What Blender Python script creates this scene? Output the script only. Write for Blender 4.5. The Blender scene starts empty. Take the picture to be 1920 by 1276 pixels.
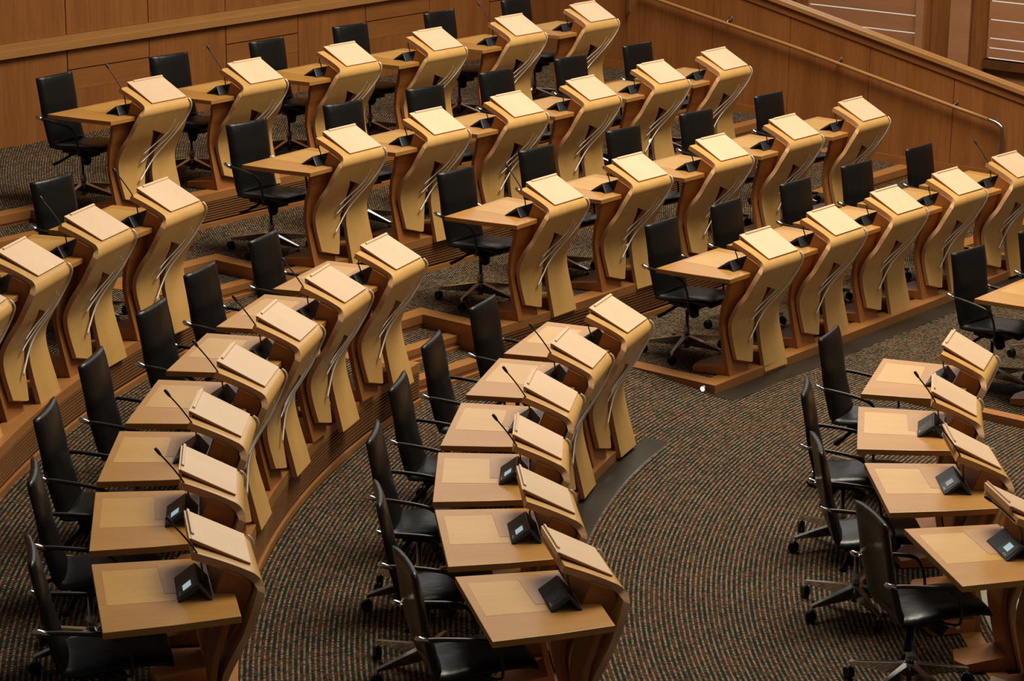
import bpy, bmesh, math, random
from mathutils import Vector, Matrix
from mathutils.geometry import tessellate_polygon
random.seed(7)
S = 0.87          # survey units -> metres
Z0 = 0.075        # lowest carpet is z = 0
SC = bpy.context.scene
COL = SC.collection

# ------------------------------------------------------------------ camera
cam_d = bpy.data.cameras.new('camera')
cam_d.sensor_width = 36.0
cam_d.lens = 4572.73/1920*36
cam_d.clip_end = 200
cam = bpy.data.objects.new('camera', cam_d); COL.objects.link(cam)
cam.matrix_world = Matrix.Translation((0, 0, (5.9188+Z0)*S)) @ Matrix.Rotation(math.pi/2-0.277738, 4, 'X') @ Matrix.Rotation(0.00917263, 4, 'Z')
SC.camera = cam

# ------------------------------------------------------------------ world, lights, exposure
SC.view_settings.view_transform = 'Standard'
SC.view_settings.look = 'None'
SC.view_settings.gamma = 1.0
SC.view_settings.use_curve_mapping = False
SC.view_settings.exposure = 0.38
W = bpy.data.worlds.new('room_ambience'); SC.world = W
W.use_nodes = True
bg = W.node_tree.nodes['Background']
bg.inputs[0].default_value = (0.95, 0.93, 0.92, 1)
bg.inputs[1].default_value = 0.05

def area(name, loc, target, sx, sy, power, col):
    d = bpy.data.lights.new(name, 'AREA'); d.shape = 'RECTANGLE'; d.size = sx; d.size_y = sy
    d.energy = power; d.color = col
    o = bpy.data.objects.new(name, d); COL.objects.link(o)
    o.location = loc
    v = Vector(target)-Vector(loc)
    o.rotation_euler = v.to_track_quat('-Z', 'Y').to_euler()
    return o
area('ceiling_light', (3.0, 18.3, 10.5), (2.4, 16.8, 0), 6, 5.5, 1300, (1.0, 0.90, 0.73))
area('ceiling_light', (8.5, 13.0, 9.0), (2.0, 15.5, 0), 4, 5, 130, (1.0, 0.90, 0.74))
area('high_window', (1.0, 33.0, 7.2), (1.0, 16.0, 0), 12, 3.0, 190, (1.0, 0.96, 0.90))
area('far_wall_fill', (9.3, 27.3, 6.0), (11.8, 30.0, 1.2), 3.5, 1.0, 70, (1.0, 0.93, 0.84))  # added lamp that brightens the far wall, standing in for daylight there

# ------------------------------------------------------------------ materials
def mat(name, base, rough=0.5, metallic=0.0, spec=0.5, coat=0.0, emis=None, estr=0.0):
    m = bpy.data.materials.new(name); m.use_nodes = True
    b = m.node_tree.nodes['Principled BSDF']
    b.inputs['Base Color'].default_value = (*base, 1)
    b.inputs['Roughness'].default_value = rough
    b.inputs['Metallic'].default_value = metallic
    b.inputs['Specular IOR Level'].default_value = spec
    b.inputs['Coat Weight'].default_value = coat
    b.inputs['Coat Roughness'].default_value = 0.2
    if emis:
        b.inputs['Emission Color'].default_value = (*emis, 1); b.inputs['Emission Strength'].default_value = estr
    return m

def N(nt, typ, **kw):
    n = nt.nodes.new(typ)
    for k, v in kw.items(): setattr(n, k, v)
    return n

def wood(name, c1, c2, stretch=(1, 1, 12), scale=7.0, rough=0.42, coat=0.0, rnd=0.10, spec=0.4, coord='Object', rot=0.0):
    """two tone timber with a stretched grain and a little change from piece to piece"""
    m = mat(name, c1, rough, spec=spec, coat=coat)
    nt = m.node_tree; L = nt.links; b = nt.nodes['Principled BSDF']
    tc = N(nt, 'ShaderNodeTexCoord'); mp = N(nt, 'ShaderNodeMapping')
    mp.inputs['Scale'].default_value = [scale*8/s for s in stretch]
    mp.inputs['Rotation'].default_value = (0, 0, rot)
    L.new(tc.outputs[coord], mp.inputs[0])
    oi = N(nt, 'ShaderNodeObjectInfo')
    add = N(nt, 'ShaderNodeVectorMath', operation='MULTIPLY_ADD')
    L.new(oi.outputs['Random'], add.inputs[0]); add.inputs[1].default_value = (37, 19, 53); L.new(mp.outputs[0], add.inputs[2])
    n1 = N(nt, 'ShaderNodeTexNoise'); n1.inputs['Scale'].default_value = 1.0; n1.inputs['Detail'].default_value = 5; n1.inputs['Roughness'].default_value = 0.6
    L.new(add.outputs[0], n1.inputs['Vector'])
    n2 = N(nt, 'ShaderNodeTexNoise'); n2.inputs['Scale'].default_value = 0.12; n2.inputs['Detail'].default_value = 2
    L.new(add.outputs[0], n2.inputs['Vector'])
    mx = N(nt, 'ShaderNodeMath', operation='ADD'); L.new(n1.outputs[0], mx.inputs[0]); L.new(n2.outputs[0], mx.inputs[1])
    mr = N(nt, 'ShaderNodeMapRange'); mr.inputs[1].default_value = 0.7; mr.inputs[2].default_value = 1.3
    L.new(mx.outputs[0], mr.inputs[0])
    mix = N(nt, 'ShaderNodeMix', data_type='RGBA'); L.new(mr.outputs[0], mix.inputs[0])
    mix.inputs[6].default_value = (*c1, 1); mix.inputs[7].default_value = (*c2, 1)
    hsv = N(nt, 'ShaderNodeHueSaturation'); L.new(mix.outputs[2], hsv.inputs['Color'])
    v = N(nt, 'ShaderNodeMapRange'); v.inputs[3].default_value = 1-rnd; v.inputs[4].default_value = 1+rnd
    L.new(oi.outputs['Random'], v.inputs[0]); L.new(v.outputs[0], hsv.inputs['Value'])
    L.new(hsv.outputs[0], b.inputs['Base Color'])
    return m

def add_noise_bump(m, scale, strength, dist=0.01, stretch=(1, 1, 1)):
    nt = m.node_tree; b = nt.nodes['Principled BSDF']
    tc = N(nt, 'ShaderNodeTexCoord'); mp = N(nt, 'ShaderNodeMapping'); mp.inputs['Scale'].default_value = stretch
    n = N(nt, 'ShaderNodeTexNoise'); n.inputs['Scale'].default_value = scale; n.inputs['Detail'].default_value = 4
    bp = N(nt, 'ShaderNodeBump'); bp.inputs['Strength'].default_value = strength; bp.inputs['Distance'].default_value = dist
    nt.links.new(tc.outputs['Object'], mp.inputs[0]); nt.links.new(mp.outputs[0], n.inputs['Vector'])
    nt.links.new(n.outputs[0], bp.inputs['Height']); nt.links.new(bp.outputs[0], b.inputs['Normal'])

M = {}
M['birch'] = wood('pale_sycamore_veneer', (0.68, 0.405, 0.135), (0.60, 0.332, 0.098), scale=9, rough=0.36, rnd=0.05, coat=0.25)
M['board'] = wood('reading_board_veneer', (0.78, 0.56, 0.365), (0.73, 0.505, 0.315), stretch=(12, 1, 1), scale=6, rough=0.42, rnd=0.06)
M['oak'] = wood('oak_desk_veneer', (0.53, 0.262, 0.064), (0.455, 0.21, 0.045), stretch=(10, 1, 1), scale=7, rough=0.30, rnd=0.05, coat=0.0, spec=0.5)
M['inlay'] = wood('pale_inlay_veneer', (0.65, 0.37, 0.105), (0.585, 0.318, 0.082), stretch=(10, 1, 1), scale=6, rough=0.27, rnd=0.04, coat=0.0, spec=0.5)
M['flap'] = wood('flap_veneer', (0.56, 0.315, 0.14), (0.48, 0.26, 0.11), stretch=(1, 10, 1), scale=6, rough=0.34, rnd=0.04)
M['oak_dark'] = wood('oak_support', (0.40, 0.155, 0.042), (0.33, 0.12, 0.03), scale=8, rough=0.42, rnd=0.06)
M['kerb'] = wood('oak_kerb', (0.40, 0.175, 0.052), (0.33, 0.135, 0.037), stretch=(4, 4, 1), scale=3, rough=0.38, rnd=0.03, coat=0.1)
M['wall'] = wood('oak_wall_panel', (0.330, 0.125, 0.034), (0.220, 0.076, 0.019), stretch=(1, 1, 14), scale=5, rough=0.5, rnd=0.03, spec=0.3)
M['wall_h'] = wood('oak_wall_panel_crosswise', (0.325, 0.125, 0.034), (0.250, 0.090, 0.023), stretch=(14, 14, 1), scale=5, rough=0.5, rnd=0.03, spec=0.3)
M['ledge'] = wood('oak_ledge', (0.44, 0.215, 0.068), (0.37, 0.172, 0.052), stretch=(10, 10, 1), scale=3, rough=0.4, rnd=0.02)
M['dark_gap'] = mat('shadow_gap_board', (0.03, 0.013, 0.006), 0.8)
M['slat'] = wood('oak_slat', (0.24, 0.105, 0.036), (0.19, 0.078, 0.026), stretch=(6, 6, 1), scale=3, rough=0.45, rnd=0.02)
M['leather'] = mat('black_leather', (0.0065, 0.0065, 0.0065), 0.34, spec=0.36)
add_noise_bump(M['leather'], 4.5, 0.30, 0.03, (1, 1.3, 1.0))
M['black_plastic'] = mat('black_plastic', (0.007, 0.007, 0.008), 0.45, spec=0.3)
M['arm'] = mat('dark_bronze_arm', (0.035, 0.028, 0.024), 0.38, 0.3)
M['chrome'] = mat('polished_aluminium', (0.72, 0.71, 0.69), 0.16, 1.0)
M['steel'] = mat('brushed_steel', (0.42, 0.42, 0.42), 0.3, 1.0)
M['rod'] = mat('satin_rod', (0.82, 0.78, 0.70), 0.30, 0.25)
M['mic'] = mat('charcoal_console', (0.020, 0.022, 0.026), 0.42, spec=0.45)
M['mic_pad'] = mat('slate_console_panel', (0.060, 0.070, 0.084), 0.4, spec=0.5)
M['screen_dim'] = mat('grey_display', (0.12, 0.13, 0.13), 0.15)
M['screen_lit'] = mat('lit_display', (0.3, 0.4, 0.4), 0.15, emis=(0.50, 0.72, 0.76), estr=0.42)
M['strip'] = mat('dark_metal_floor_strip', (0.034, 0.026, 0.017), 0.42, 0.2)
M['white'] = mat('kerb_lamp_lens', (0.8, 0.8, 0.8), 0.3, emis=(0.9, 0.95, 1.0), estr=0.9)
M['pane'] = mat('bright_daylit_pane', (0.7, 0.75, 0.72), 0.3, emis=(0.86, 0.92, 0.84), estr=0.5)
M['louvre'] = wood('louvre_board', (0.52, 0.235, 0.115), (0.44, 0.19, 0.085), stretch=(14, 14, 1), scale=4, rough=0.4, rnd=0.02)
M['grey_tread'] = mat('pale_floor_strip', (0.25, 0.23, 0.18), 0.6)

def ply():
    m = mat('plywood_edge', (0.4, 0.22, 0.12), 0.5, spec=0.3)
    nt = m.node_tree; b = nt.nodes['Principled BSDF']
    uv = N(nt, 'ShaderNodeUVMap'); sp = N(nt, 'ShaderNodeSeparateXYZ'); nt.links.new(uv.outputs[0], sp.inputs[0])
    a = N(nt, 'ShaderNodeMath', operation='MULTIPLY'); a.inputs[1].default_value = 2*math.pi*5; nt.links.new(sp.outputs['Y'], a.inputs[0])
    s = N(nt, 'ShaderNodeMath', operation='SINE'); nt.links.new(a.outputs[0], s.inputs[0])
    mr = N(nt, 'ShaderNodeMapRange'); mr.inputs[1].default_value = -1.0; mr.inputs[2].default_value = -0.3
    nt.links.new(s.outputs[0], mr.inputs[0])
    mix = N(nt, 'ShaderNodeMix', data_type='RGBA'); nt.links.new(mr.outputs[0], mix.inputs[0])
    mix.inputs[6].default_value = (0.40, 0.18, 0.065, 1); mix.inputs[7].default_value = (0.66, 0.38, 0.185, 1)
    nt.links.new(mix.outputs[2], b.inputs['Base Color'])
    return m
M['ply'] = ply()

CX, CY = 8.9, 14.5      # centre of the curved rows (survey units)
def carpet():
    m = mat('woven_carpet', (0.05, 0.04, 0.03), 0.9, spec=0.15)
    nt = m.node_tree; L = nt.links; b = nt.nodes['Principled BSDF']
    g = N(nt, 'ShaderNodeNewGeometry'); sp = N(nt, 'ShaderNodeSeparateXYZ'); L.new(g.outputs['Position'], sp.inputs[0])
    def mth(op, a, c=None, d=None):
        n = N(nt, 'ShaderNodeMath', operation=op)
        for i, v in enumerate((a, c, d)):
            if v is None: continue
            if isinstance(v, (int, float)): n.inputs[i].default_value = v
            else: L.new(v, n.inputs[i])
        return n.outputs[0]
    dx = mth('SUBTRACT', sp.outputs['X'], CX*S); dy = mth('SUBTRACT', sp.outputs['Y'], CY*S)
    r = mth('SQRT', mth('ADD', mth('MULTIPLY', dx, dx), mth('MULTIPLY', dy, dy)))
    th = mth('ARCTAN2', dy, mth('MULTIPLY', dx, -1.0))
    nz = N(nt, 'ShaderNodeTexNoise'); nz.inputs['Scale'].default_value = 14; L.new(g.outputs['Position'], nz.inputs['Vector'])
    wob = mth('MULTIPLY', mth('SUBTRACT', nz.outputs[0], 0.5), 0.5)
    u = mth('ADD', mth('MULTIPLY', r, 1/(0.0170*S)), wob)
    iu = mth('FLOOR', u); fu = mth('SUBTRACT', u, iu)
    par = mth('MODULO', iu, 2.0)
    v = mth('ADD', mth('MULTIPLY', th, 8.7/0.0195), mth('ADD', mth('MULTIPLY', par, 0.5), mth('MULTIPLY', wob, 2.0)))
    iv = mth('FLOOR', v); fv = mth('SUBTRACT', v, iv)
    def hump(f, w):     # 1 in the middle of the stitch, 0 in the groove
        d = mth('ABSOLUTE', mth('SUBTRACT', f, 0.5))
        n = N(nt, 'ShaderNodeMapRange'); n.interpolation_type = 'SMOOTHSTEP'
        L.new(d, n.inputs[0]); n.inputs[1].default_value = w; n.inputs[2].default_value = w-0.16
        n.inputs[3].default_value = 0; n.inputs[4].default_value = 1
        return n.outputs[0]
    mask = mth('MULTIPLY', hump(fu, 0.50), hump(fv, 0.34))
    cmb = N(nt, 'ShaderNodeCombineXYZ'); L.new(iu, cmb.inputs[0]); L.new(iv, cmb.inputs[1])
    wn = N(nt, 'ShaderNodeTexWhiteNoise', noise_dimensions='2D'); L.new(cmb.outputs[0], wn.inputs['Vector'])
    # runs of one colour along a row
    cm2 = N(nt, 'ShaderNodeCombineXYZ'); L.new(iu, cm2.inputs[0]); L.new(mth('FLOOR', mth('MULTIPLY', iv, 0.2)), cm2.inputs[1])
    wn2 = N(nt, 'ShaderNodeTexWhiteNoise', noise_dimensions='2D'); L.new(cm2.outputs[0], wn2.inputs['Vector'])
    sel = mth('ADD', mth('MULTIPLY', wn2.outputs['Value'], 0.65), mth('MULTIPLY', wn.outputs['Value'], 0.35))
    cr = N(nt, 'ShaderNodeValToRGB'); cr.color_ramp.interpolation = 'CONSTANT'
    e = cr.color_ramp.elements; e[0].position = 0; e[0].color = (0.014, 0.023, 0.017, 1); e[1].position = 0.36; e[1].color = (0.013, 0.016, 0.014, 1)
    for p, c in ((0.50, (0.16, 0.033, 0.012, 1)), (0.64, (0.090, 0.066, 0.028, 1)), (0.76, (0.11, 0.017, 0.009, 1)), (0.88, (0.20, 0.065, 0.022, 1))):
        el = e.new(p); el.color = c
    L.new(sel, cr.inputs[0])
    cc = N(nt, 'ShaderNodeValToRGB'); e = cc.color_ramp.elements
    e[0].position = 0; e[0].color = (0.12, 0.085, 0.040, 1); e[1].position = 1; e[1].color = (0.46, 0.345, 0.205, 1)
    L.new(wn.outputs['Value'], cc.inputs[0])
    c1 = N(nt, 'ShaderNodeMix', data_type='RGBA'); L.new(par, c1.inputs[0]); L.new(cc.outputs[0], c1.inputs[6]); L.new(cr.outputs[0], c1.inputs[7])
    c2 = N(nt, 'ShaderNodeMix', data_type='RGBA'); L.new(mask, c2.inputs[0]); c2.inputs[6].default_value = (0.009, 0.007, 0.005, 1)
    L.new(c1.outputs[2], c2.inputs[7]); L.new(c2.outputs[2], b.inputs['Base Color'])
    bp = N(nt, 'ShaderNodeBump'); bp.inputs['Strength'].default_value = 0.5; bp.inputs['Distance'].default_value = 0.004
    L.new(mask, bp.inputs['Height']); L.new(bp.outputs[0], b.inputs['Normal'])
    return m
M['carpet'] = carpet()

# ------------------------------------------------------------------ mesh helpers (survey units in, metres out)
class MB:
    def __init__(s): s.bm = bmesh.new(); s.uv = s.bm.loops.layers.uv.new('UVMap'); s.mats = []
    def mi(s, m):
        m = M[m]
        if m not in s.mats: s.mats.append(m)
        return s.mats.index(m)
    def face(s, vs, mi=0, smooth=False):
        try: f = s.bm.faces.new(vs)
        except ValueError: return None
        f.material_index = mi; f.smooth = smooth
        return f
    def v(s, p): return s.bm.verts.new((p[0]*S, p[1]*S, p[2]*S))
    def poly_prism(s, pts, z0, z1, m, side=None):
        """closed outline pts (x,y) raised from z0 to z1; z may be a function of the point"""
        k = s.mi(m); ks = s.mi(side) if side else k
        f0 = z0 if callable(z0) else (lambda p: z0); f1 = z1 if callable(z1) else (lambda p: z1)
        b = [s.v((p[0], p[1], f0(p))) for p in pts]; t = [s.v((p[0], p[1], f1(p))) for p in pts]
        for tri in tessellate_polygon([[Vector((p[0], p[1], 0)) for p in pts]]):
            s.face([t[i] for i in tri], k); s.face([b[i] for i in reversed(tri)], k)
        n = len(pts)
        for i in range(n): s.face([b[i], b[(i+1) % n], t[(i+1) % n], t[i]], ks)
        return s
    def hexa(s, c, m):
        """8 corners: bottom ring 4, top ring 4"""
        k = s.mi(m); v = [s.v(p) for p in c]
        for q in ((3, 2, 1, 0), (4, 5, 6, 7), (0, 1, 5, 4), (1, 2, 6, 5), (2, 3, 7, 6), (3, 0, 4, 7)): s.face([v[i] for i in q], k)
        return s
    def box(s, x0, x1, y0, y1, z0, z1, m):
        return s.hexa([(x0, y0, z0), (x1, y0, z0), (x1, y1, z0), (x0, y1, z0), (x0, y0, z1), (x1, y0, z1), (x1, y1, z1), (x0, y1, z1)], m)
    def tube(s, pts, r, m, n=8, flat=1.0):
        """round rod through pts; r a number or list; flat squashes it across its second axis"""
        k = s.mi(m); P = [Vector(p) for p in pts]; R = r if isinstance(r, (list, tuple)) else [r]*len(P)
        rings = []; up = None
        for i, p in enumerate(P):
            a = P[max(0, i-1)]; c = P[min(len(P)-1, i+1)]; d = (c-a).normalized()
            if up is None: up = Vector((0, 0, 1)) if abs(d.z) < 0.9 else Vector((1, 0, 0))
            x = d.cross(up).normalized(); y = x.cross(d).normalized(); up = y
            rings.append([s.v(p+(x*math.cos(t)+y*math.sin(t)*flat)*R[i]) for t in [2*math.pi*j/n for j in range(n)]])
        for a, c in zip(rings[:-1], rings[1:]):
            for j in range(n): s.face([a[j], a[(j+1) % n], c[(j+1) % n], c[j]], k, True)
        s.face(list(reversed(rings[0])), k); s.face(rings[-1], k)
        return s
    def lathe(s, prof, c, m, n=16, axis='Z'):
        k = s.mi(m); rings = []
        for r, h in prof:
            ring = []
            for j in range(n):
                t = 2*math.pi*j/n; a, b = r*math.cos(t), r*math.sin(t)
                p = (a, b, h) if axis == 'Z' else ((a, h, b) if axis == 'Y' else (h, a, b))
                ring.append(s.v((c[0]+p[0], c[1]+p[1], c[2]+p[2])))
            rings.append(ring)
        for a, b in zip(rings[:-1], rings[1:]):
            for j in range(n): s.face([a[j], a[(j+1) % n], b[(j+1) % n], b[j]], k, True)
        s.face(list(reversed(rings[0])), k); s.face(rings[-1], k)
        return s
    def build(s, name, parent=None, bevel=0.0):
        bmesh.ops.recalc_face_normals(s.bm, faces=s.bm.faces)
        me = bpy.data.meshes.new(name); s.bm.to_mesh(me); s.bm.free()
        for m in s.mats: me.materials.append(m)
        o = bpy.data.objects.new(name, me); COL.objects.link(o)
        if parent: o.parent = parent
        if bevel:
            b = o.modifiers.new('bevel', 'BEVEL'); b.width = bevel*S; b.segments = 2; b.limit_method = 'ANGLE'
        return o

def catmull(pts, k=6):
    out = []; n = len(pts)
    for i in range(n-1):
        p0, p1, p2, p3 = pts[max(i-1, 0)], pts[i], pts[i+1], pts[min(i+2, n-1)]
        for j in range(k):
            t = j/k
            out.append(tuple(0.5*((2*b)+(-a+c)*t+(2*a-5*b+4*c-d)*t*t+(-a+3*b-3*c+d)*t**3) for a, b, c, d in zip(p0, p1, p2, p3)))
    out.append(tuple(pts[-1])); return out
def interp(tab, z):
    """tab sorted by falling z: (z, value)"""
    if z >= tab[0][0]: return tab[0][1]
    for (a, va), (b, vb) in zip(tab[:-1], tab[1:]):
        if b <= z <= a: return va+(vb-va)*(a-z)/(a-b) if a > b else vb
    return tab[-1][1]

def strip_mesh(mb, rows, m_face, m_edge):
    """rows of (outer(x,z), inner(x,z), y) at one side and the same at the other, joined to a bent board"""
    kf, ke = mb.mi(m_face), mb.mi(m_edge)
    R = [(mb.v((a[0][0], a[2], a[0][1])), mb.v((b[0][0], b[2], b[0][1])), mb.v((a[1][0], a[2], a[1][1])), mb.v((b[1][0], b[2], b[1][1]))) for a, b in rows]
    def edge(vs, vv):
        f = mb.face(vs, ke)
        if f:
            for l, c in zip(f.loops, vv): l[mb.uv].uv = (0.5, c)
    for a, b in zip(R[:-1], R[1:]):
        mb.face([a[0], b[0], b[1], a[1]], kf, True); mb.face([a[3], b[3], b[2], a[2]], kf, True)
        edge([a[2], b[2], b[0], a[0]], (0, 0, 1, 1)); edge([a[1], b[1], b[3], a[3]], (1, 1, 0, 0))
    a = R[0]; edge([a[0], a[1], a[3], a[2]], (1, 1, 0, 0)); a = R[-1]; edge([a[2], a[3], a[1], a[0]], (0, 0, 1, 1))
    for r in range(len(R)-1):
        for c in range(4):
            e = mb.bm.edges.get((R[r][c], R[r+1][c]))
            if e: e.smooth = False
    for q in (R[0], R[-1]):
        for i, j in ((0, 1), (2, 3), (0, 2), (1, 3)):
            e = mb.bm.edges.get((q[i], q[j]))
            if e: e.smooth = False

def tag(o, label=None, cat=None, group=None, kind=None):
    if label: o['label'] = label
    if cat: o['category'] = cat
    if group: o['group'] = group
    if kind: o['kind'] = kind
    return o
def empty(name):
    o = bpy.data.objects.new(name, None); COL.objects.link(o); o.empty_display_size = 0.1; return o
def place(o, x, y, z, rz):
    o.location = (x*S, y*S, (z+Z0)*S); o.rotation_euler = (0, 0, rz)
def copy_tree(o, parent=None):
    c = o.copy(); COL.objects.link(c)
    if parent: c.parent = parent
    for ch in list(o.children): copy_tree(ch, c)
    return c

# ------------------------------------------------------------------ the chamber: floors, kerbs, risers
nx, ny = 0.777, -0.629; tx, ty = 0.629, 0.777
NC = nx*CX+ny*CY; det = nx*ty-ny*tx
def DT(d, t):
    """point at distance d behind the centre line and t along the straight rows"""
    a = NC-d
    return ((a*ty-ny*t)/det, (nx*t-a*tx)/det)
def PR(r, yaw): return (CX-r*math.cos(yaw), CY-r*math.sin(yaw))
YE = -0.425; YB = 0.62; TR = 21.92; TW = 23.65
def arc(r, y0=YB, y1=YE, n=44): return [PR(r, y0+(y1-y0)*i/n) for i in range(n+1)]
def boundary(rL, dA, tL, dR, left=True):
    """front edge of one tier: curved rows, aisle, straight rows, far aisle"""
    P = arc(rL) if left else [DT(dA, 9.0)]
    if left:
        # where the end of the curved rows meets the aisle edge
        P.append(line_hit(YE, dA))
    P += [DT(dA, tL), DT(dR, tL), DT(dR, TR), DT(dA, TR), DT(dA, TW+0.3)]
    return P
def line_hit(yaw, d):
    lo, hi = 5.0, 25.0
    for _ in range(50):
        m = (lo+hi)/2; p = PR(m, yaw)
        if NC-(nx*p[0]+ny*p[1]) < d: lo = m
        else: hi = m
    return PR(lo, yaw)
FAR = [DT(17.1, TW+0.3), DT(17.1, 7.0), PR(19.5, YE+0.25), PR(19.5, YB-0.3), PR(19.5, YB)]
TIERS = [  # z, rL, dA, tL, dR
    (0.0, 8.71, 9.56, 16.17, 8.71),
    (0.341, 10.60, 11.20, 15.33, 10.43),
    (0.666, 12.42, 13.00, 14.61, 12.15),
    (0.979, None, 14.68, 13.95, 13.96)]
fl = MB()
g0 = [(-8, 4), (14, 4), (14, 36), (-8, 36)]
fl.poly_prism(g0, -0.25+Z0, -0.075+Z0, 'carpet')
bounds = []
for z, rL, dA, tL, dR in TIERS:
    if rL is None: b = boundary(0, dA, tL, dR, left=False); far = [DT(17.1, TW+0.3), DT(17.1, 7.0)]
    else: b = boundary(rL, dA, tL, dR); far = FAR
    bounds.append(b)
    fl.poly_prism(b+far, -0.2+Z0, z+Z0, 'carpet', 'kerb')
# the intermediate steps of both aisles
steps = []
for (za, zb, d1, d2, yL, tl) in ((0.0, 0.341, 10.42, 10.80, YE, 15.33), (0.341, 0.666, 12.08, 12.52, YE, 14.61), (0.666, 0.979, 13.86, 14.26, None, 13.95)):
    h = (zb-za)/3
    for d, z in ((d1, za+h), (d2, za+2*h)):
        for side in (0, 1):
            if side == 0:
                a = line_hit(yL, d) if yL is not None else DT(d, 9.0); b = DT(d, tl)
                c = DT(d2+0.6, tl); e = line_hit(yL, d2+0.6) if yL is not None else DT(d2+0.6, 9.0)
            else:
                a = DT(d, TR); b = DT(d, TW+0.2); c = DT(d2+0.6, TW+0.2); e = DT(d2+0.6, TR)
            fl.poly_prism([a, b, c, e], -0.1+Z0, z+Z0, 'carpet', 'kerb')
            steps.append((a, b, z))
# ramp down the aisle to the well
a, b, c, e = PR(8.71, YE), DT(8.71, 16.17), DT(9.57, 16.17), line_hit(YE, 9.57)
fl.hexa([(a[0], a[1], 0), (b[0], b[1], 0), (c[0], c[1], 0), (e[0], e[1], 0),
         (a[0], a[1], 0.004), (b[0], b[1], 0.004), (c[0], c[1], Z0), (e[0], e[1], Z0)], 'carpet')
tag(fl.build('floor'), kind='structure')

def offset(P, d):
    """shift an open polyline to its left by d with mitred corners"""
    out = []
    for i, p in enumerate(P):
        dirs = []
        if i > 0: dirs.append((P[i][0]-P[i-1][0], P[i][1]-P[i-1][1]))
        if i < len(P)-1: dirs.append((P[i+1][0]-P[i][0], P[i+1][1]-P[i][1]))
        ns = []
        for x, y in dirs:
            l = math.hypot(x, y) or 1e-9; ns.append((-y/l, x/l))
        if len(ns) == 2:
            mx, my = ns[0][0]+ns[1][0], ns[0][1]+ns[1][1]; l = math.hypot(mx, my) or 1e-9; mx /= l; my /= l
            k = 1/max(0.35, mx*ns[0][0]+my*ns[0][1]); out.append((p[0]+mx*d*k, p[1]+my*d*k))
        else: out.append((p[0]+ns[0][0]*d, p[1]+ns[0][1]*d))
    return out
def sweep(mb, P, a, b, z0, z1, m):
    """rectangular bar along a polyline between offsets a and b (left positive)"""
    k = mb.mi(m); A, B = offset(P, a), offset(P, b)
    V = [(mb.v((*p, z0+Z0)), mb.v((*q, z0+Z0)), mb.v((*q, z1+Z0)), mb.v((*p, z1+Z0))) for p, q in zip(A, B)]
    for u, w in zip(V[:-1], V[1:]):
        for i in range(4): mb.face([u[i], w[i], w[(i+1) % 4], u[(i+1) % 4]], k)
    mb.face(list(V[0]), k); mb.face(list(reversed(V[-1])), k)
# kerbs: rebate along every tier edge and every step
kb = MB()
for (z, *_), b in zip(TIERS, bounds): sweep(kb, b, -0.012, 0.15, z-0.070, z+0.006, 'kerb')
for a, b, z in steps:
    sweep(kb, [a, b], -0.010, 0.12, z-0.05, z+0.005, 'kerb')
    sweep(kb, [a, b], -0.035, 0.0, z-0.118, z-0.085, 'kerb')
# right hand front rows: kerb beside the aisle
sweep(kb, [DT(7.4, 17.02), DT(5.6, 17.02)], 0.0, 0.12, -0.08, -0.012, 'kerb')
sweep(kb, arc(5.93, 0.5, -0.36, 24), -0.012, 0.12, -0.085, -0.066, 'kerb')
tag(kb.build('trim_1'), kind='structure')
# slatted risers
sl = MB()
runs = []
for i in (1, 2, 3):
    z, rL, dA, tL, dR = TIERS[i]; zl = TIERS[i-1][0]
    if rL: runs.append((arc(rL), z, zl))
    runs.append(([DT(dR, tL), DT(dR, TR)], z, zl))
for P, z, zl in runs:
    sweep(sl, P, -0.004, 0.02, zl, z-0.07, 'dark_gap')
    n = 8; lo, hi = zl+0.055, z-0.078; p = (hi-lo)/n
    for j in range(n): sweep(sl, P, -0.014, 0.0, lo+p*(j+0.42), lo+p*(j+1), 'slat')
    sweep(sl, P, -0.032, 0.0, zl, zl+0.045, 'kerb')
tag(sl.build('trim_2'), kind='structure')
# dark metal strips let into the carpet in front of the fourth tier
st = MB()
sweep(st, arc(8.70, YB, YE-0.02), -0.215, 0.0, -0.080, -0.071, 'strip')
sweep(st, [DT(8.70, 16.12), DT(8.70, TR)], -0.215, 0.0, -0.080, -0.071, 'strip')
sweep(st, arc(8.70, YB, YE-0.02), -0.221, -0.215, -0.080, -0.069, 'steel')
sweep(st, [DT(8.70, 16.12), DT(8.70, TR)], -0.221, -0.215, -0.080, -0.069, 'steel')
tag(st.build('trim_3'), kind='structure')
st = MB(); sweep(st, arc(5.84, 0.5, -0.36, 24), -0.30, 0.0, -0.080, -0.069, 'grey_tread')
tag(st.build('trim_4'), kind='structure')

# small round lamp in the side of the kerb by the aisle
lp = MB(); p = DT(8.80, 16.13)
lp.lathe([(0.030, -0.012), (0.030, 0.0), (0.026, 0.004)], (0, 0, 0), 'steel', 20, 'X')
lo = lp.build('kerb_lamp')
l2 = MB(); l2.lathe([(0.022, 0.0), (0.022, 0.005), (0.016, 0.010)], (0, 0, 0), 'white', 20, 'X'); l2.build('lens', lo)
place(lo, p[0], p[1], -0.036, math.atan2(-ty, -tx))
tag(lo, 'small round white lamp set in the kerb side at the foot of the aisle', 'lamp')

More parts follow.
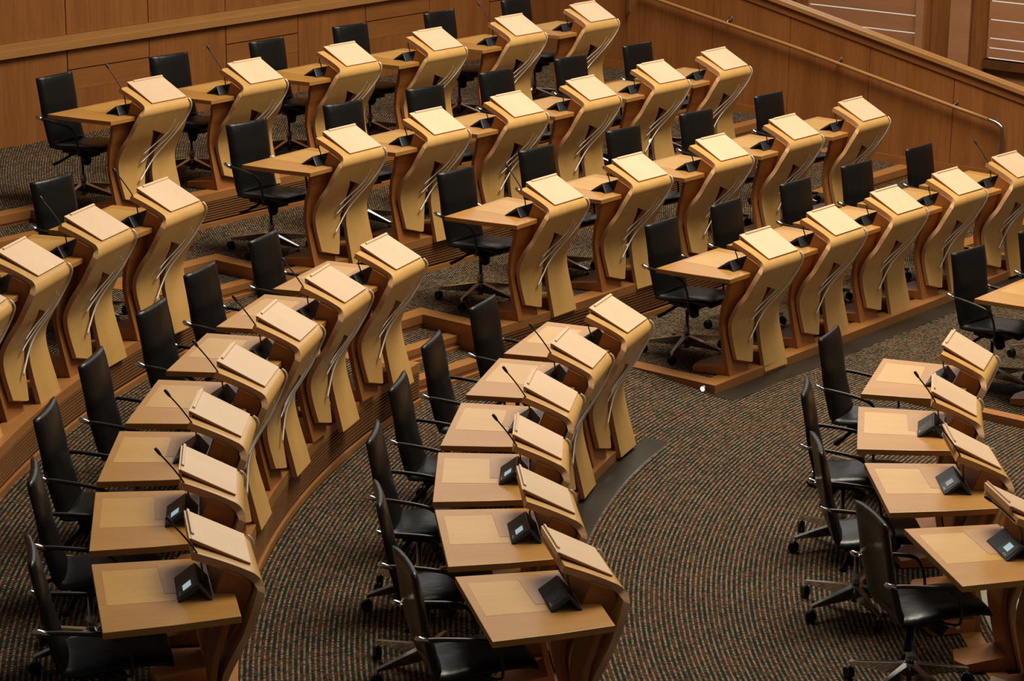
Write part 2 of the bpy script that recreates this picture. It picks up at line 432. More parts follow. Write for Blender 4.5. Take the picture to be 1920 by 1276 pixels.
# ------------------------------------------------------------------ walls
def wallbox(mb, u0, u1, z0, z1, f, m, thick):
    """f(u, off) -> xy; off grows towards the room"""
    a, b, c, d = f(u0, -0.03), f(u1, -0.03), f(u1, thick), f(u0, thick)
    zz = [z if isinstance(z, tuple) else (z, z) for z in (z0, z1)]
    (za0, za1), (zb0, zb1) = zz
    mb.hexa([(*a, za0+Z0), (*b, za1+Z0), (*c, za1+Z0), (*d, za0+Z0), (*a, zb0+Z0), (*b, zb1+Z0), (*c, zb1+Z0), (*d, zb0+Z0)], m)
fb = lambda t, off: DT(17.05-off, t)          # back wall
wb = MB()
wallbox(wb, 8.0, 23.75, 0.90, 4.2, lambda t, o: DT(17.13-o, t), 'dark_gap', 0.04)
G = 0.006; t0 = 16.47-1.135*7; k = 0
while t0 < 23.6:
    a, b = t0+G, min(t0+1.135-G, 23.65)
    if (k-7) % 2 == 0:
        wallbox(wb, a, b, 0.975, 1.45, fb, 'wall', 0.0); wallbox(wb, a, b, 1.45, 1.655, fb, 'wall_h', 0.002); wallbox(wb, a, b, 1.667, 1.885, fb, 'wall_h', 0.002)
    else: wallbox(wb, a, b, 0.975, 1.885, fb, 'wall', 0.0)
    wallbox(wb, a, b, 2.03, 4.15, fb, 'wall', 0.0)
    t0 += 1.135; k += 1
tag(wb.build('wall_back'), kind='structure')
lg = MB()
wallbox(lg, 8.0, 23.65, 1.960, 2.026, fb, 'ledge', 0.030); wallbox(lg, 8.0, 23.65, 1.885, 1.960, fb, 'ledge', 0.055)
tag(lg.build('trim_5'), kind='structure')

capz = lambda d: 1.357+0.2155*(d-9.88)
fr = lambda d, off: DT(d, TW-off)             # right wall, slanting top
wr = MB()
wallbox(wr, 6.0, 17.1, -0.1, (capz(6.0)-0.05, capz(17.1)-0.05), lambda d, o: DT(d, TW+0.05-o), 'dark_gap', 0.04)
seams = [6.0, 6.42, 7.49, 8.57, 9.65, 10.73, 11.81, 12.88, 13.95, 15.02, 15.21, 16.25, 17.1]
for a, b in zip(seams[:-1], seams[1:]):
    wallbox(wr, a+G*0.7, b-G*0.7, -0.1, (capz(a)-0.13, capz(b)-0.13), fr, 'wall', 0.0)
tag(wr.build('wall_right'), kind='structure')
tr = MB()
wallbox(tr, 6.0, 17.1, (capz(6)-0.145, capz(17.1)-0.145), (capz(6)-0.045, capz(17.1)-0.045), fr, 'wall_h', 0.015)
# sloping cap with a rounded nose
a, b = DT(6.0, TW+0.02), DT(17.1, TW+0.02)
wallbox(tr, 6.0, 17.1, (capz(6)-0.045, capz(17.1)-0.045), (capz(6), capz(17.1)), fr, 'ledge', 0.045)
wallbox(tr, 6.0, 17.1, (capz(6)-0.045, capz(17.1)-0.045), (capz(6), capz(17.1)), lambda d, o: DT(d, TW+0.09-o), 'ledge', 0.05)
tag(tr.build('trim_6'), kind='structure')
bbd = MB()
for d0, d1, z in ((14.68, 17.05, 0.979), (13.0, 14.68, 0.666), (11.2, 13.0, 0.341), (6.0, 11.2, 0.341)):
    wallbox(bbd, d0, d1, z-0.33 if z > 0.35 else -0.1, z+0.095, fr, 'wall_h', 0.012)
tag(bbd.build('baseboard_right'), kind='structure')
# door pull on the right wall near the back corner
dh = MB(); p0 = DT(15.165, TW-0.05)
dh.tube([(p0[0], p0[1], 1.632+Z0), (p0[0], p0[1], 2.05+Z0)], 0.016, 'steel', 10)
for z in (1.68, 2.0):
    q = DT(15.165, TW-0.002); dh.tube([(q[0], q[1], z+Z0), (p0[0], p0[1], z+Z0)], 0.008, 'steel', 8)
tag(dh.build('door_pull'), 'upright steel door pull on the right wall near the back corner', 'door handle')
# handrail
def RW(d, z, off=0.075): p = DT(d, TW-off); return (p[0], p[1], z+Z0)
hr = empty('handrail')
m_ = MB(); m_.tube([RW(15.0, 1.935), RW(14.62, 1.868), RW(12.74, 1.520), RW(11.80, 1.325), RW(10.72, 1.10), RW(10.24, 1.004)], 0.020, 'ledge', 12); m_.build('wooden_rail', hr)
m_ = MB(); m_.tube(catmull([RW(10.25, 1.006), RW(10.16, 0.985), RW(10.10, 0.953), RW(10.075, 0.900), RW(10.07, 0.62), RW(10.07, 0.40)], 5), 0.021, 'steel', 12); m_.build('steel_return', hr)['label'] = 'polished steel bend and post at the end of the rail'
for d in (13.70, 12.19, 10.69):
    z = 1.10+0.2075*(d-10.72)
    m_ = MB(); m_.tube(catmull([RW(d, z+0.030, 0.0), RW(d, z+0.018, 0.05), RW(d, z-0.005, 0.075)], 4), 0.010, 'steel', 8)
    m_.tube([RW(d, z+0.030, 0.0), RW(d, z+0.030, 0.014)], 0.028, 'steel', 14)
    m_.build('bracket', hr)
tag(hr, 'long sloping wooden handrail with steel end post on the right wall', 'handrail')

# louvred windows of the wall beyond
ff = lambda d, off: DT(d, 27.0-off)
wf = MB()
wallbox(wf, 4.0, 11.4, -0.1, 4.2, lambda d, o: ff(d, o-0.2), 'wall', 0.2)
wallbox(wf, 12.16, 13.13, -0.1, 4.2, lambda d, o: ff(d, o-0.2), 'wall', 0.2)
wallbox(wf, 14.80, 19.0, -0.1, 4.2, lambda d, o: ff(d, o-0.2), 'wall', 0.2)
wallbox(wf, 4.0, 19.0, -0.1, 0.55, lambda d, o: ff(d, o-0.2), 'wall', 0.2)
wallbox(wf, 13.02, 13.13, 0.5, 4.2, ff, 'louvre', 0.06); wallbox(wf, 12.36, 12.90, 0.5, 4.2, ff, 'wall', 0.05); wallbox(wf, 12.36, 12.64, 0.5, 4.2, ff, 'louvre', 0.07)
wallbox(wf, 14.78, 14.90, 0.5, 4.2, ff, 'wall', 0.08)
wallbox(wf, 11.3, 12.17, 0.93, 1.045, ff, 'wall', 0.05)
wallbox(wf, 10.3, 12.17, 0.93, 1.045, ff, 'wall', 0.05)
tag(wf.build('wall_far'), kind='structure')
for wi, (d0, d1, zs) in enumerate((( 13.13, 14.79, [0.55, 1.01, 1.24, 1.46, 1.70, 1.94, 2.18, 2.42, 2.66, 2.9, 3.14, 3.4]), (11.40, 12.17, [0.55, 0.93, 0.94, 1.045, 1.17, 1.29, 1.52, 1.75, 1.98, 2.2, 2.43, 2.66, 2.9, 3.14, 3.4]))):
    wn = empty('window_%d' % (wi+1)); tag(wn, kind='structure')
    m_ = MB(); wallbox(m_, d0, d1, 0.5, 3.6, lambda d, o: ff(d, o-0.10), 'pane', 0.0); m_.build('pane', wn)
    m_ = MB()
    for a, b in zip(zs[:-1], zs[1:]):
        if b-a < 0.05 : continue
        wallbox(m_, d0, d1, a+0.011, b-0.004, lambda d, o: ff(d, o-0.05), 'louvre', 0.0)
    m_.build('louvre', wn)

# ------------------------------------------------------------------ the desk
ZT = 0.866
def make_desk():
    root = empty('lectern_desk')
    # bent front panel: leans out from the legs, turns over into the reading slope
    key = [(0.006, 1.096), (0.150, 1.036), (0.262, 0.985), (0.302, 0.968), (0.328, 0.948), (0.340, 0.922), (0.338, 0.892), (0.318, 0.848), (0.256, 0.690),
           (0.200, 0.600), (0.158, 0.525), (0.134, 0.465), (0.127, 0.410), (0.136, 0.330), (0.163, 0.220), (0.200, 0.090), (0.237, -0.047)]
    pr = catmull(key, 5)
    th = 0.042
    rows = []
    for i, (x, z) in enumerate(pr):
        a = pr[max(i-1, 0)]; b = pr[min(i+1, len(pr)-1)]; dx, dz = b[0]-a[0], b[1]-a[1]; l = math.hypot(dx, dz)
        rows.append((z, x, dz/l, -dx/l))       # inward normal
    def at(z):
        for a, b in zip(rows[:-1], rows[1:]):
            if b[0] <= z <= a[0]:
                t = (a[0]-z)/(a[0]-b[0]); v = [p+(q-p)*t for p, q in zip(a, b)]; break
        else: v = rows[-1] if z < rows[-1][0] else rows[0]
        t_ = 0.036+(th-0.036)*min(1, max(0, (z-0.55)/0.3))
        return (v[1], z), (v[1]+v[2]*t_, z+v[3]*t_)
    skew = [(0.975, 0.0), (0.93, 0.010), (0.85, 0.026), (0.70, 0.018), (0.50, 0.018), (0.30, 0.012), (0.0, 0.0)]
    skew = catmull(skew, 5)
    def side(z, y):
        """the user's right edge of the sheet stands a little further forward than the left"""
        o, i_ = at(z); k = interp(skew, z)*(0.228-y)/0.65
        return ((o[0]+k, o[1]), (i_[0]+k, i_[1]), y)
    yR = [(1.096, -0.322), (1.04, -0.312), (0.985, -0.312), (0.95, -0.345), (0.92, -0.378), (0.87, -0.412), (0.80, -0.445), (0.70, -0.472), (0.60, -0.508), (0.50, -0.515), (0.40, -0.508), (0.136, -0.482), (0.075, -0.284)]
    sL = [(0.733, -0.205), (0.553, -0.140), (0.451, -0.145), (0.351, -0.170), (0.228, -0.207), (0.075, -0.262)]
    sR = [(0.733, -0.204), (0.667, -0.027), (0.52, -0.052), (0.405, -0.068), (0.307, -0.091), (0.151, -0.105), (-0.047, -0.111)]
    yLm = 0.228
    yR = catmull(yR[:-1], 6)+[yR[-1]]; sL = catmull(sL, 5)
    zs = sorted(set([r[0] for r in rows]+[0.733, 0.667, 0.136, 0.120, 0.105, 0.090, 0.075]), reverse=True)
    mb = MB()
    strip_mesh(mb, [(side(z, interp(yR, z)), side(z, yLm)) for z in zs if z >= 0.733], 'birch', 'ply')
    strip_mesh(mb, [(side(z, interp(yR, z)), side(z, interp(sL, z))) for z in zs if 0.0749 <= z <= 0.733], 'birch', 'ply')
    strip_mesh(mb, [(side(z, interp(sR, z)), side(z, yLm)) for z in zs if z <= 0.733], 'birch', 'ply')
    bmesh.ops.remove_doubles(mb.bm, verts=mb.bm.verts, dist=0.0002)
    mb.build('curved_front_panel', root)['label'] = 'pale bent plywood front panel with a slot between two legs'
    # reading board on the slope
    bd = MB()
    A, B, C, D = (0, -0.22, 1.136), (0, 0.22, 1.136), (0.305, 0.22, 0.981), (0.305, -0.22, 0.981)
    nxx, nzz = 0.453, 0.891; q = lambda p, h: (p[0]-nxx*h, p[1], p[2]-nzz*h)
    bd.hexa([q(A, 0.007), q(D, 0.007), q(C, 0.007), q(B, 0.007), A, D, C, B], 'board')
    a2, b2, c2, d2 = [(p[0]+sx, p[1]+sy, p[2]-sx*0.5) for p, sx, sy in ((A, 0.0, 0.002), (B, 0.0, -0.002), (C, -0.002, -0.002), (D, -0.002, 0.002))]
    bd.hexa([q(a2, 0.021), q(d2, 0.016), q(c2, 0.016), q(b2, 0.021), q(a2, 0.007), q(d2, 0.007), q(c2, 0.007), q(b2, 0.007)], 'oak_dark')
    # packing wedge between the board and the slope, deepest at the user's end
    A2, B2, C2, D2 = (0.012, -0.195, 1.116), (0.012, 0.205, 1.116), (0.275, 0.205, 0.985), (0.275, -0.195, 0.985)
    bd.hexa([(0.012, -0.195, 1.090), (0.275, -0.195, 0.978), (0.275, 0.205, 0.978), (0.012, 0.205, 1.090), A2, D2, C2, B2], 'oak_dark')
    b_ = bd.build('reading_board', root, 0.002); b_['label'] = 'pale flat reading board lying on the slope'
    lp = MB(); lp.hexa([(-0.012, -0.212, 1.094), (0.006, -0.212, 1.088), (0.006, 0.214, 1.088), (-0.012, 0.214, 1.094), (-0.012, -0.212, 1.136), (0.006, -0.212, 1.129), (0.006, 0.214, 1.129), (-0.012, 0.214, 1.136)], 'board')
    lp.hexa([(0.004, -0.150, 1.125), (0.018, -0.150, 1.118), (0.018, 0.218, 1.118), (0.004, 0.218, 1.125), (0.004, -0.150, 1.146), (0.018, -0.150, 1.138), (0.018, 0.218, 1.138), (0.004, 0.218, 1.146)], 'board')
    lp.build('paper_lip', b_, 0.0015)['label'] = 'raised edge strip that stops papers sliding'
    # box below the slope that carries it
    bx = MB()
    bx.hexa([(0.100, -0.32, ZT), (0.118, -0.32, ZT), (0.118, 0.20, ZT), (0.100, 0.20, ZT), (0.150, -0.32, 0.994), (0.168, -0.32, 0.986), (0.168, 0.20, 0.986), (0.150, 0.20, 0.994)], 'oak_dark')
    for y0, y1 in ((-0.330, -0.312), (0.19, 0.205)):
        prf = [(0.104, ZT), (0.152, 0.990), (0.262, 0.942), (0.292, 0.918), (0.295, 0.880), (0.272, 0.820), (0.222, 0.700), (0.150, 0.600), (0.150, 0.800), (0.176, 0.826)]
        k = bx.mi('oak_dark'); v0 = [bx.v((x, y0, z)) for x, z in prf]; v1 = [bx.v((x, y1, z)) for x, z in prf]
        for tri in tessellate_polygon([[Vector((x, z, 0)) for x, z in prf]]):
            bx.face([v0[i] for i in tri], k); bx.face([v1[i] for i in reversed(tri)], k)
        for i in range(len(prf)): j = (i+1) % len(prf); bx.face([v0[i], v0[j], v1[j], v1[i]], k)
    bx.build('lectern_box', root)
    # desk top
    tp = MB()
    tp.poly_prism([(-0.508, 0.202), (-0.479, -0.752), (-0.13, -0.712), (0.213, -0.650), (0.207, -0.34), (0.10, -0.305), (0.088, 0.201)], 0.828, ZT, 'oak')
    top = tp.build('tabletop', root, 0.003)
    il = MB(); il.poly_prism([(-0.458, 0.085), (-0.446, -0.400), (-0.10, -0.386), (-0.10, -0.289), (-0.150, -0.289), (-0.168, 0.085)], ZT-0.002, ZT+0.0008, 'inlay'); il.build('inlay', top)['label'] = 'paler inlaid writing panel'
    fp = MB(); fp.poly_prism([(-0.166, 0.128), (-0.148, -0.284), (0.086, -0.284), (0.080, 0.128)], ZT-0.002, ZT+0.0012, 'flap'); fp.build('flap_lid', top)['label'] = 'thin hinged lid at the back of the writing panel'
    # two curved support legs behind the front panel, each with a foot
    kx = [(0.829, 0.172), (0.66, 0.125), (0.59, 0.102), (0.45, 0.086), (0.385, 0.090), (0.22, 0.124), (0.0, 0.178)]
    sp = catmull([(x, z) for z, x in kx], 4)
    for y0, y1, f0 in ((-0.560, -0.275, 0), (-0.030, 0.215, 1)):
        lg = MB(); rr = []
        for i, (x, z) in enumerate(sp):
            a = sp[max(i-1, 0)]; b = sp[min(i+1, len(sp)-1)]; dx, dz = b[0]-a[0], b[1]-a[1]; l = math.hypot(dx, dz)
            o_, i_ = (x, z), (x+dz/l*0.034, min(max(z-dx/l*0.034, 0.0), 0.828))
            rr.append(((o_, i_, y0-(0.012 if f0 == 0 and z > 0.7 else 0)), (o_, i_, y1)))
        strip_mesh(lg, rr, 'oak_dark', 'oak_dark')
        lo_ = lg.build('support_leg', root)
        ft = MB()
        if f0 == 0: base = [(0.150, -0.555), (-0.150, -0.640), (-0.195, -0.480), (-0.090, -0.290), (0.150, -0.280)]
        else: base = [(0.150, -0.025), (-0.150, -0.030), (-0.195, 0.050), (-0.150, 0.210), (0.150, 0.210)]
        ft.poly_prism(base, 0.0, lambda p: 0.052 if p[0] < -0.1 else 0.092, 'oak_dark')
        ft.build('foot', root, 0.004)
    # three slim rods that sweep across the panel
    r1 = [(0.322, 0.224, 0.968), (0.346, 0.228, 0.945), (0.353, 0.229, 0.905), (0.330, 0.225, 0.842), (0.299, 0.190, 0.762), (0.256, 0.118, 0.660), (0.200, 0.040, 0.558), (0.166, -0.030, 0.482), (0.158, -0.105, 0.415), (0.168, -0.190, 0.344), (0.186, -0.292, 0.263)]
    r2 = [(0.303, 0.074, 0.794), (0.274, 0.035, 0.705), (0.245, -0.018, 0.648), (0.200, -0.122, 0.567), (0.182, -0.232, 0.501)]
    r3 = [(0.290, 0.125, 0.757), (0.273, 0.100, 0.707), (0.232, 0.045, 0.625), (0.196, -0.041, 0.556), (0.168, -0.142, 0.482), (0.162, -0.250, 0.420)]
    for r, rad in ((r1, 0.0068), (r2, 0.0045), (r3, 0.0045)):
        c = catmull(r, 4); n = len(c)
        rd = [rad*(0.55+0.45*min(1, i/n*1.6)) if rad < 0.006 else rad for i in range(n)]
        m_ = MB(); m_.tube(c, rd if rad > 0.006 else [0.0012+0.0042*min(1, i/n*1.3) for i in range(n)], 'rod', 8); m_.build('metal_rod', root)
    return root

# ------------------------------------------------------------------ microphone console
def make_mic(kind, lit):
    root = empty('conference_microphone')
    R = Vector((0.020, 0, 0.072))
    def fold(mb, y0, y1, o, m, a=(-0.092, 0.0), r=(0.020, 0.080), b=(0.090, 0.0), t=0.018):
        ins = [(a[0], a[1]), (r[0], r[1]), (b[0], b[1]), (b[0]-t*1.2, b[1]), (r[0], r[1]-t*1.5), (a[0]+t*1.6, a[1])]
        k = mb.mi(m); v0 = [mb.v((x, y0+sk, z+o)) for (x, z), sk in zip(ins, (0, .03, 0, 0, .03, 0))]; v1 = [mb.v((x, y1, z+o)) for x, z in ins]
        for q in ((0, 1, 4, 5), (1, 2, 3, 4)):
            mb.face([v0[i] for i in q], k); mb.face([v1[i] for i in reversed(q)], k)
        for i in range(6): j = (i+1) % 6; mb.face([v0[i], v0[j], v1[j], v1[i]], k)
    b = MB(); fold(b, -0.178, 0.170, 0, 'mic'); body = b.build('console_body', root, 0.006)
    ux, uz = 0.112, 0.080; L_ = math.hypot(ux, uz); nX, nZ = -uz/L_, ux/L_
    def patch(name, s0, s1, y0, y1, h, m, sk=0.0):
        P = lambda s, y, e: (-0.092+ux*s+nX*e, y+s*sk, uz*s+nZ*e)
        k = MB(); k.hexa([P(s0, y0, -0.002), P(s0, y1, -0.002), P(s1, y1, -0.002), P(s1, y0, -0.002), P(s0, y0, h), P(s0, y1, h), P(s1, y1, h), P(s1, y0, h)], m)
        return k.build(name, body)
    patch('keypad_panel', 0.08, 0.88, -0.145, 0.005, 0.0022, 'mic_pad', 0.012)
    patch('screen', 0.33, 0.70, -0.100, -0.030, 0.0040, 'screen_lit' if lit else 'screen_dim', 0.012)['label'] = 'small pale display' if lit else 'small grey display'
    for y in (-0.118, -0.092): patch('button', 0.14, 0.20, y, y+0.012, 0.0045, 'rod')
    if kind == 'low':
        pts = catmull([(0.048, -0.055, 0.050), (0.046, -0.056, 0.100), (0.020, -0.056, 0.170), (-0.070, -0.058, 0.262), (-0.165, -0.060, 0.338)], 5)
        hd = [(-0.165, -0.060, 0.338), (-0.200, -0.061, 0.366)]
    elif kind == 'up':
        pts = catmull([(0.048, -0.055, 0.050), (0.046, -0.058, 0.110), (0.030, -0.068, 0.200), (-0.035, -0.088, 0.310), (-0.105, -0.104, 0.402)], 5)
        hd = [(-0.105, -0.104, 0.402), (-0.128, -0.110, 0.436)]
    else:
        pts = catmull([(0.048, -0.055, 0.050), (0.036, -0.064, 0.105), (0.024, -0.072, 0.150), (0.030, -0.058, 0.172), (0.046, -0.030, 0.168), (0.055, -0.010, 0.155)], 5)
        hd = [(0.055, -0.010, 0.155), (0.062, 0.022, 0.136)]
    g = MB(); g.tube(pts, 0.0050, 'mic', 8); gn = g.build('gooseneck', root)
    h = MB(); d = Vector(hd[1])-Vector(hd[0]); a = Vector(hd[0])
    h.tube([a-d*0.2, a, a+d*0.4, a+d*1.0, a+d*1.12], [0.006, 0.0085, 0.0105, 0.0105, 0.006], 'mic', 10); h.build('microphone_head', root)
    k = MB(); k.lathe([(0.012, 0.0), (0.010, 0.02), (0.006, 0.035)], (0.048, -0.055, 0.046), 'mic', 10); k.build('gooseneck_socket', root)
    return root

# ------------------------------------------------------------------ office chair (origin on the floor below the column)
def make_chair():
    root = empty('office_chair'); X = -0.30
    # backrest: thin upholstered sheet, hollowed towards the sitter
    def sheet(mb, prof, w, th, hollow, m, pad=0.0):
        k = mb.mi(m); n = 10; G_ = []
        P = catmull(prof, 4)
        for i, (x, z) in enumerate(P):
            a = P[max(i-1, 0)]; b = P[min(i+1, len(P)-1)]; dx, dz = b[0]-a[0], b[1]-a[1]; l = math.hypot(dx, dz); nx_, nz_ = -dz/l, dx/l
            row = []
            s = i/(len(P)-1)
            for sd in (1, -1):
                for j in range(n+1):
                    yy = -1+2*j/n
                    h = hollow(s)*(1-yy*yy); e = th/2*(1-0.75*abs(yy)**9)
                    e *= 1-0.6*max(0, 1-s*14)-0.35*max(0, 1-(1-s)*14)
                    e += pad*(1-yy*yy)*math.sin(math.pi*s) if sd > 0 else 0
                    row.append(mb.v((X+x+nx_*(sd*e)-h*nx_*1.0, yy*w*(1-0.02*(1-s)), z+nz_*(sd*e)-h*nz_)))
            G_.append(row)
        N1 = n+1
        for r in range(len(G_)-1):
            A_, B_ = G_[r], G_[r+1]
            for j in range(n):
                mb.face([A_[j], A_[j+1], B_[j+1], B_[j]], k, True); mb.face([A_[N1+j+1], A_[N1+j], B_[N1+j], B_[N1+j+1]], k, True)
            mb.face([A_[0], B_[0], B_[N1], A_[N1]], k, True); mb.face([A_[n], A_[N1+n], B_[N1+n], B_[n]], k, True)
        for A_ in (G_[0], G_[-1]):
            for j in range(n): mb.face([A_[j], A_[j+1], A_[N1+j+1], A_[N1+j]], k, True)
    b = MB(); sheet(b, [(0.150, 0.520), (0.118, 0.560), (0.085, 0.680), (0.055, 0.800), (0.042, 0.900), (0.022, 1.020), (0.000, 1.138)], 0.243, 0.052, lambda s: 0.012+0.030*math.sin(math.pi*min(1, max(0, s*0.6+0.35))), 'leather')
    b.build('backrest', root)
    s_ = MB(); sheet(s_, [(0.700, 0.532), (0.660, 0.545), (0.560, 0.550), (0.450, 0.545), (0.320, 0.534), (0.200, 0.520), (0.130, 0.526)], 0.250, 0.055, lambda s: 0.004, 'leather', 0.006)
    s_.build('seat', root)
    for sg in (-1, 1):
        a = MB()
        pts = catmull([(X+0.055, sg*0.268, 0.778), (X+0.16, sg*0.272, 0.772), (X+0.34, sg*0.276, 0.748), (X+0.43, sg*0.276, 0.715), (X+0.475, sg*0.274, 0.640), (X+0.490, sg*0.268, 0.540), (X+0.470, sg*0.240, 0.490), (X+0.38, sg*0.09, 0.468)], 4)
        n = len(pts); a.tube(pts, [0.0135 if i < n*0.42 else 0.0095 for i in range(n)], 'arm', 8); a.build('armrest', root)
        c = MB(); c.tube([(X+0.085, sg*0.268, 0.772), (X+0.015, sg*0.268, 0.790), (X+0.000, sg*0.268, 0.800)], [0.013, 0.018, 0.012], 'chrome', 10); c.tube([(X+0.045, sg*0.225, 0.780), (X+0.045, sg*0.275, 0.780)], 0.009, 'chrome', 8)
        c.build('arm_clip', root)['label'] = 'chrome clip behind the armrest'
        kn = MB(); kn.tube([(X+0.470, sg*0.250, 0.490), (X+0.470, sg*0.276, 0.490)], 0.012, 'steel', 10); kn.build('pivot_bolt', root)
    m_ = MB(); m_.box(X+0.20, X+0.45, -0.075, 0.075, 0.430, 0.500, 'black_plastic'); m_.box(X+0.24, X+0.36, -0.20, 0.20, 0.478, 0.506, 'black_plastic')
    m_.tube([(X+0.40, -0.07, 0.45), (X+0.46, -0.12, 0.40)], [0.055, 0.040], 'black_plastic', 10); m_.build('tilt_mechanism', root)
    lv = MB(); lv.tube([(X+0.26, -0.07, 0.45), (X+0.20, -0.18, 0.39), (X+0.17, -0.25, 0.365)], [0.018, 0.020, 0.024], 'black_plastic', 8, 0.6); lv.build('tilt_lever', root)
    g = MB(); g.lathe([(0.028, 0.17), (0.028, 0.25), (0.017, 0.255), (0.017, 0.43)], (0, 0, 0), 'steel', 14); g.build('gas_column', root)
    h = MB(); h.lathe([(0.020, 0.055), (0.034, 0.065), (0.040, 0.12), (0.040, 0.165), (0.032, 0.178)], (0, 0, 0), 'chrome', 18); h.build('hub', root)
    for k in range(5):
        an = math.radians(-75+72*k); ca, sa = math.cos(an), math.sin(an)
        def P(r, w, z): return (r*ca-w*sa, r*sa+w*ca, z)
        l = MB()
        l.hexa([P(0.03, -0.012, 0.080), P(0.375, -0.010, 0.092), P(0.375, 0.010, 0.092), P(0.03, 0.012, 0.080), P(0.03, -0.024, 0.172), P(0.375, -0.014, 0.112), P(0.375, 0.014, 0.112), P(0.03, 0.024, 0.172)], 'chrome')
        l.tube([P(0.362, 0, 0.110), P(0.362, 0, 0.062)], 0.009, 'chrome', 8)
        lo_ = l.build('base_leg', root, 0.004)
        c = MB()
        ang = an+0.9; ax = Vector((math.cos(ang), math.sin(ang), 0)); ce = Vector(P(0.372, 0, 0.036))
        for o_ in (-0.020, 0.006): c.tube([tuple(ce+ax*o_), tuple(ce+ax*(o_+0.014))], 0.036, 'black_plastic', 14)
        c.tube([tuple(ce-ax*0.01), tuple(ce+ax*0.01)], 0.018, 'black_plastic', 8)
        c.tube([P(0.362, 0, 0.075), P(0.364, 0, 0.045)], 0.020, 'black_plastic', 8); c.build('caster', lo_)
    return root

# ------------------------------------------------------------------ positions (survey units)
DESK = {
'R1_1': (-3.34, 21.823, -0.63), 'R1_2': (-2.558, 22.876, -0.67), 'R1_3': (-1.73, 23.91, -0.678), 'R1_4': (-0.902, 24.9, -0.697), 'R1_5': (-0.072, 25.919, -0.707), 'R1_6': (0.739, 26.95, -0.696),
'R2L1': (-2.855, 18.867, -0.412), 'R2L2': (-3.259, 17.871, -0.323), 'R2L3': (-3.554, 16.793, -0.245), 'R2L4': (-3.745, 15.72, -0.155),
'R2R1': (-1.544, 21.208, -0.619), 'R2R2': (-0.814, 22.094, -0.682), 'R2R3': (-0.086, 22.978, -0.693), 'R2R4': (0.645, 23.901, -0.686), 'R2R5': (1.392, 24.886, -0.708), 'R2R6': (2.105, 25.745, -0.676),
'R3L1': (-1.08, 18.379, -0.404), 'R3L2': (-1.437, 17.371, -0.301), 'R3L3': (-1.705, 16.329, -0.196), 'R3L4': (-1.861, 15.23, -0.107), 'R3L5': (-1.923, 14.173, -0.01), 'R3L6': (-1.863, 13.096, 0.1), 'R3L7': (-1.683, 12.006, 0.195),
'R3R1': (0.239, 20.691, -0.622), 'R3R2': (1.024, 21.684, -0.686), 'R3R3': (1.847, 22.623, -0.723), 'R3R4': (2.633, 23.668, -0.698), 'R3R5': (3.432, 24.658, -0.686),
'R4L1': (0.666, 17.867, -0.387), 'R4L2': (0.342, 16.901, -0.271), 'R4L3': (0.123, 15.85, -0.151), 'R4L4': (0.027, 14.82, -0.034), 'R4L5': (0.063, 13.785, 0.083), 'R4L6': (0.228, 12.748, 0.204),
'R4R1': (2.058, 20.235, -0.694), 'R4R2': (2.721, 21.104, -0.68), 'R4R3': (3.402, 21.959, -0.707), 'R4R4': (4.105, 22.793, -0.718), 'R4R5': (4.826, 23.608, -0.739),
'R5L1': (3.199, 17.213, -0.34), 'R5L2': (2.902, 16.071, -0.172), 'R5L3': (2.818, 14.923, -0.003), 'R5L4': (2.918, 13.777, 0.17), 'R5R1': (4.638, 19.607, -0.70)}
# chairs: middle of the top of the backrest
CHAIR = {'R1_1': (-4.196, 22.025, -0.541), 'R1_2': (-3.32, 23.217, -0.714), 'R1_3': (-2.477, 24.181, -0.684), 'R1_4': (-1.716, 25.218, -0.76), 'R1_5': (-0.822, 26.246, -0.708), 'R1_6': (0.0, 27.27, -0.72),
'R2L1': (-3.686, 19.032, -0.55), 'R2R1': (-2.393, 21.481, -0.717), 'R2R2': (-1.602, 22.468, -0.77), 'R2R3': (-0.87, 23.339, -0.80), 'R2R4': (-0.191, 24.316, -0.776), 'R2R5': (0.575, 25.218, -0.77), 'R2R6': (1.314, 26.124, -0.728),
'R3R1': (-0.513, 21.024, -0.7), 'R3R2': (0.203, 22.034, -0.737), 'R3R3': (1.04, 23.016, -0.77), 'R3R4': (1.802, 23.924, -0.80), 'R3R5': (2.625, 24.963, -0.728),
'R4R1': (1.281, 20.583, -0.67), 'R4R2': (1.903, 21.373, -0.668), 'R4R3': (2.623, 22.282, -0.722), 'R4R4': (3.306, 23.119, -0.772), 'R4R5': (4.045, 23.982, -0.711),
'R5R1': (3.831, 19.968, -0.776), 'R5R2': (4.545, 20.78, -0.74),
'R3L1': (-1.951, 18.491, -0.375), 'R3L2': (-2.31, 17.44, -0.37), 'R3L3': (-2.515, 16.377, -0.29), 'R3L4': (-2.722, 15.113, -0.152), 'R3L5': (-2.812, 13.988, -0.066), 'R3L6': (-2.675, 12.85, 0.14), 'R3L7': (-2.455, 11.631, 0.238),
'R4L1': (-0.23, 17.84, -0.401), 'R4L2': (-0.584, 16.80, -0.24), 'R4L3': (-0.777, 15.766, -0.174), 'R4L4': (-0.880, 14.66, -0.08), 'R4L5': (-0.788, 13.49, 0.1), 'R4L6': (-0.578, 12.389, 0.287),
'R5L1': (2.334, 17.34, -0.42), 'R5L2': (2.001, 15.972, -0.173), 'R5L3': (1.936, 14.731, 0.022), 'R5L4': (2.103, 13.421, 0.245)}
TZ = {'R1': 0.979, 'R2': 0.666, 'R3': 0.341, 'R4': 0.0, 'R5': -0.075}
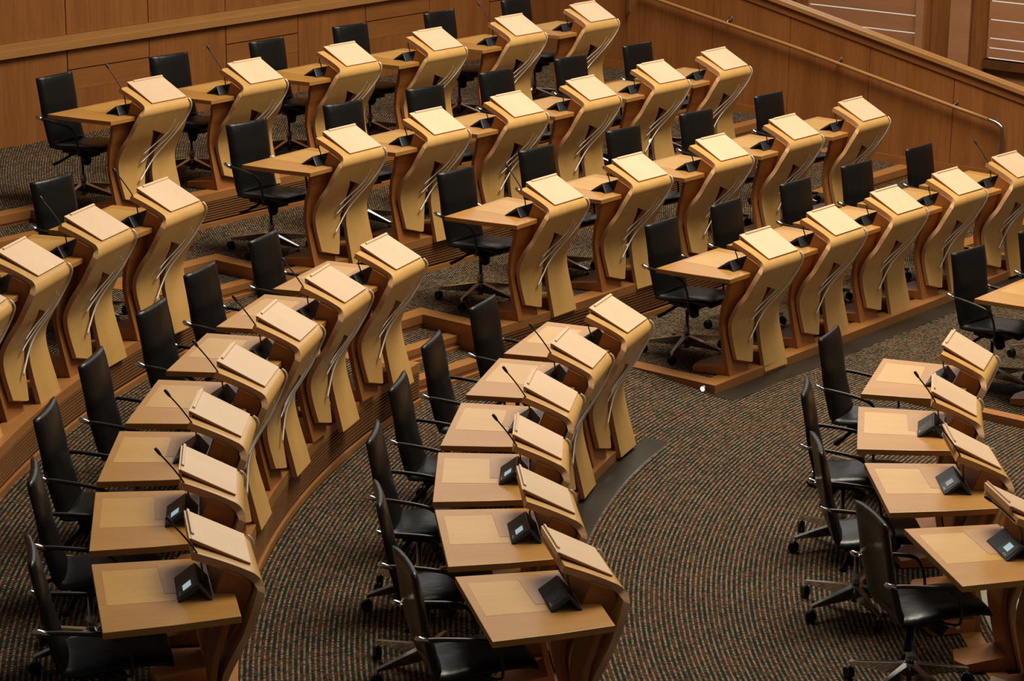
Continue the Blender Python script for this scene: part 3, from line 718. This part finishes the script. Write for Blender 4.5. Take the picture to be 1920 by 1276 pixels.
UP = {'R1_1', 'R1_2', 'R1_5', 'R2L1', 'R2L2', 'R3L2', 'R3L3', 'R3L4', 'R3L5', 'R3L6', 'R3L7', 'R4L2', 'R4L3', 'R4L4', 'R4R5', 'R3R1', 'R5L2', 'R5L3', 'R2L3', 'R5L4'}
LIT = {'R3L7', 'R4L5', 'R5L4', 'R4L4', 'R3L6'}
ORD = ['first', 'second', 'third', 'fourth', 'fifth', 'sixth', 'seventh']
ROW = {'R1': 'rearmost row', 'R2': 'second row from back', 'R3': 'third row from back', 'R4': 'fourth row from back', 'R5': 'foremost row of all'}
def where(k):
    row = ROW[k[:2]]; i = int(k[3:])-1
    if k[2] == '_': return '%s from the left in the %s' % (ORD[i], row)
    if k[2] == 'L': return '%s below the aisle, curved left part, %s' % (ORD[i], row)
    return '%s right of the aisle, straight part, %s' % (ORD[i], row)
GR = {'_': 'rear row', 'L': 'curved rows', 'R': 'straight rows'}

desk0 = make_desk(); used = False
for k, (x, y, a) in DESK.items():
    o = desk0 if not used else copy_tree(desk0); used = True
    place(o, x, y, TZ[k[:2]]+0.006, a)
    tag(o, 'light wood lectern desk, %s' % where(k), 'desk', 'lectern desks in the '+GR[k[2]])
protos = {}
for k, (x, y, a) in DESK.items():
    key = ('low' if k == 'R5L4' else 'up' if k in UP else 'bent', k in LIT)
    if key not in protos: protos[key] = make_mic(*key); o = protos[key]
    else: o = copy_tree(protos[key])
    c, s = math.cos(a), math.sin(a); lx, ly = 0.0, -0.240
    place(o, x+lx*c-ly*s, y+lx*s+ly*c, TZ[k[:2]]+0.006+ZT+0.0015, a)
    kind = {'up': 'tall stem', 'low': 'leaning stem', 'bent': 'bent stem'}[key[0]]
    if k == 'R5R1': pass
    tag(o, 'black microphone console, %s, %s' % (kind, where(k)), 'microphone', 'microphone consoles in the '+GR[k[2]])
chair0 = make_chair(); used = False
for k, (x, y, a) in CHAIR.items():
    o = chair0 if not used else copy_tree(chair0); used = True
    c, s = math.cos(a), math.sin(a)
    place(o, x+0.30*c, y+0.30*s, TZ[k[:2]], a)
    tag(o, 'black leather swivel chair, %s' % where(k), 'chair', 'black swivel chairs in the '+GR[k[2]])
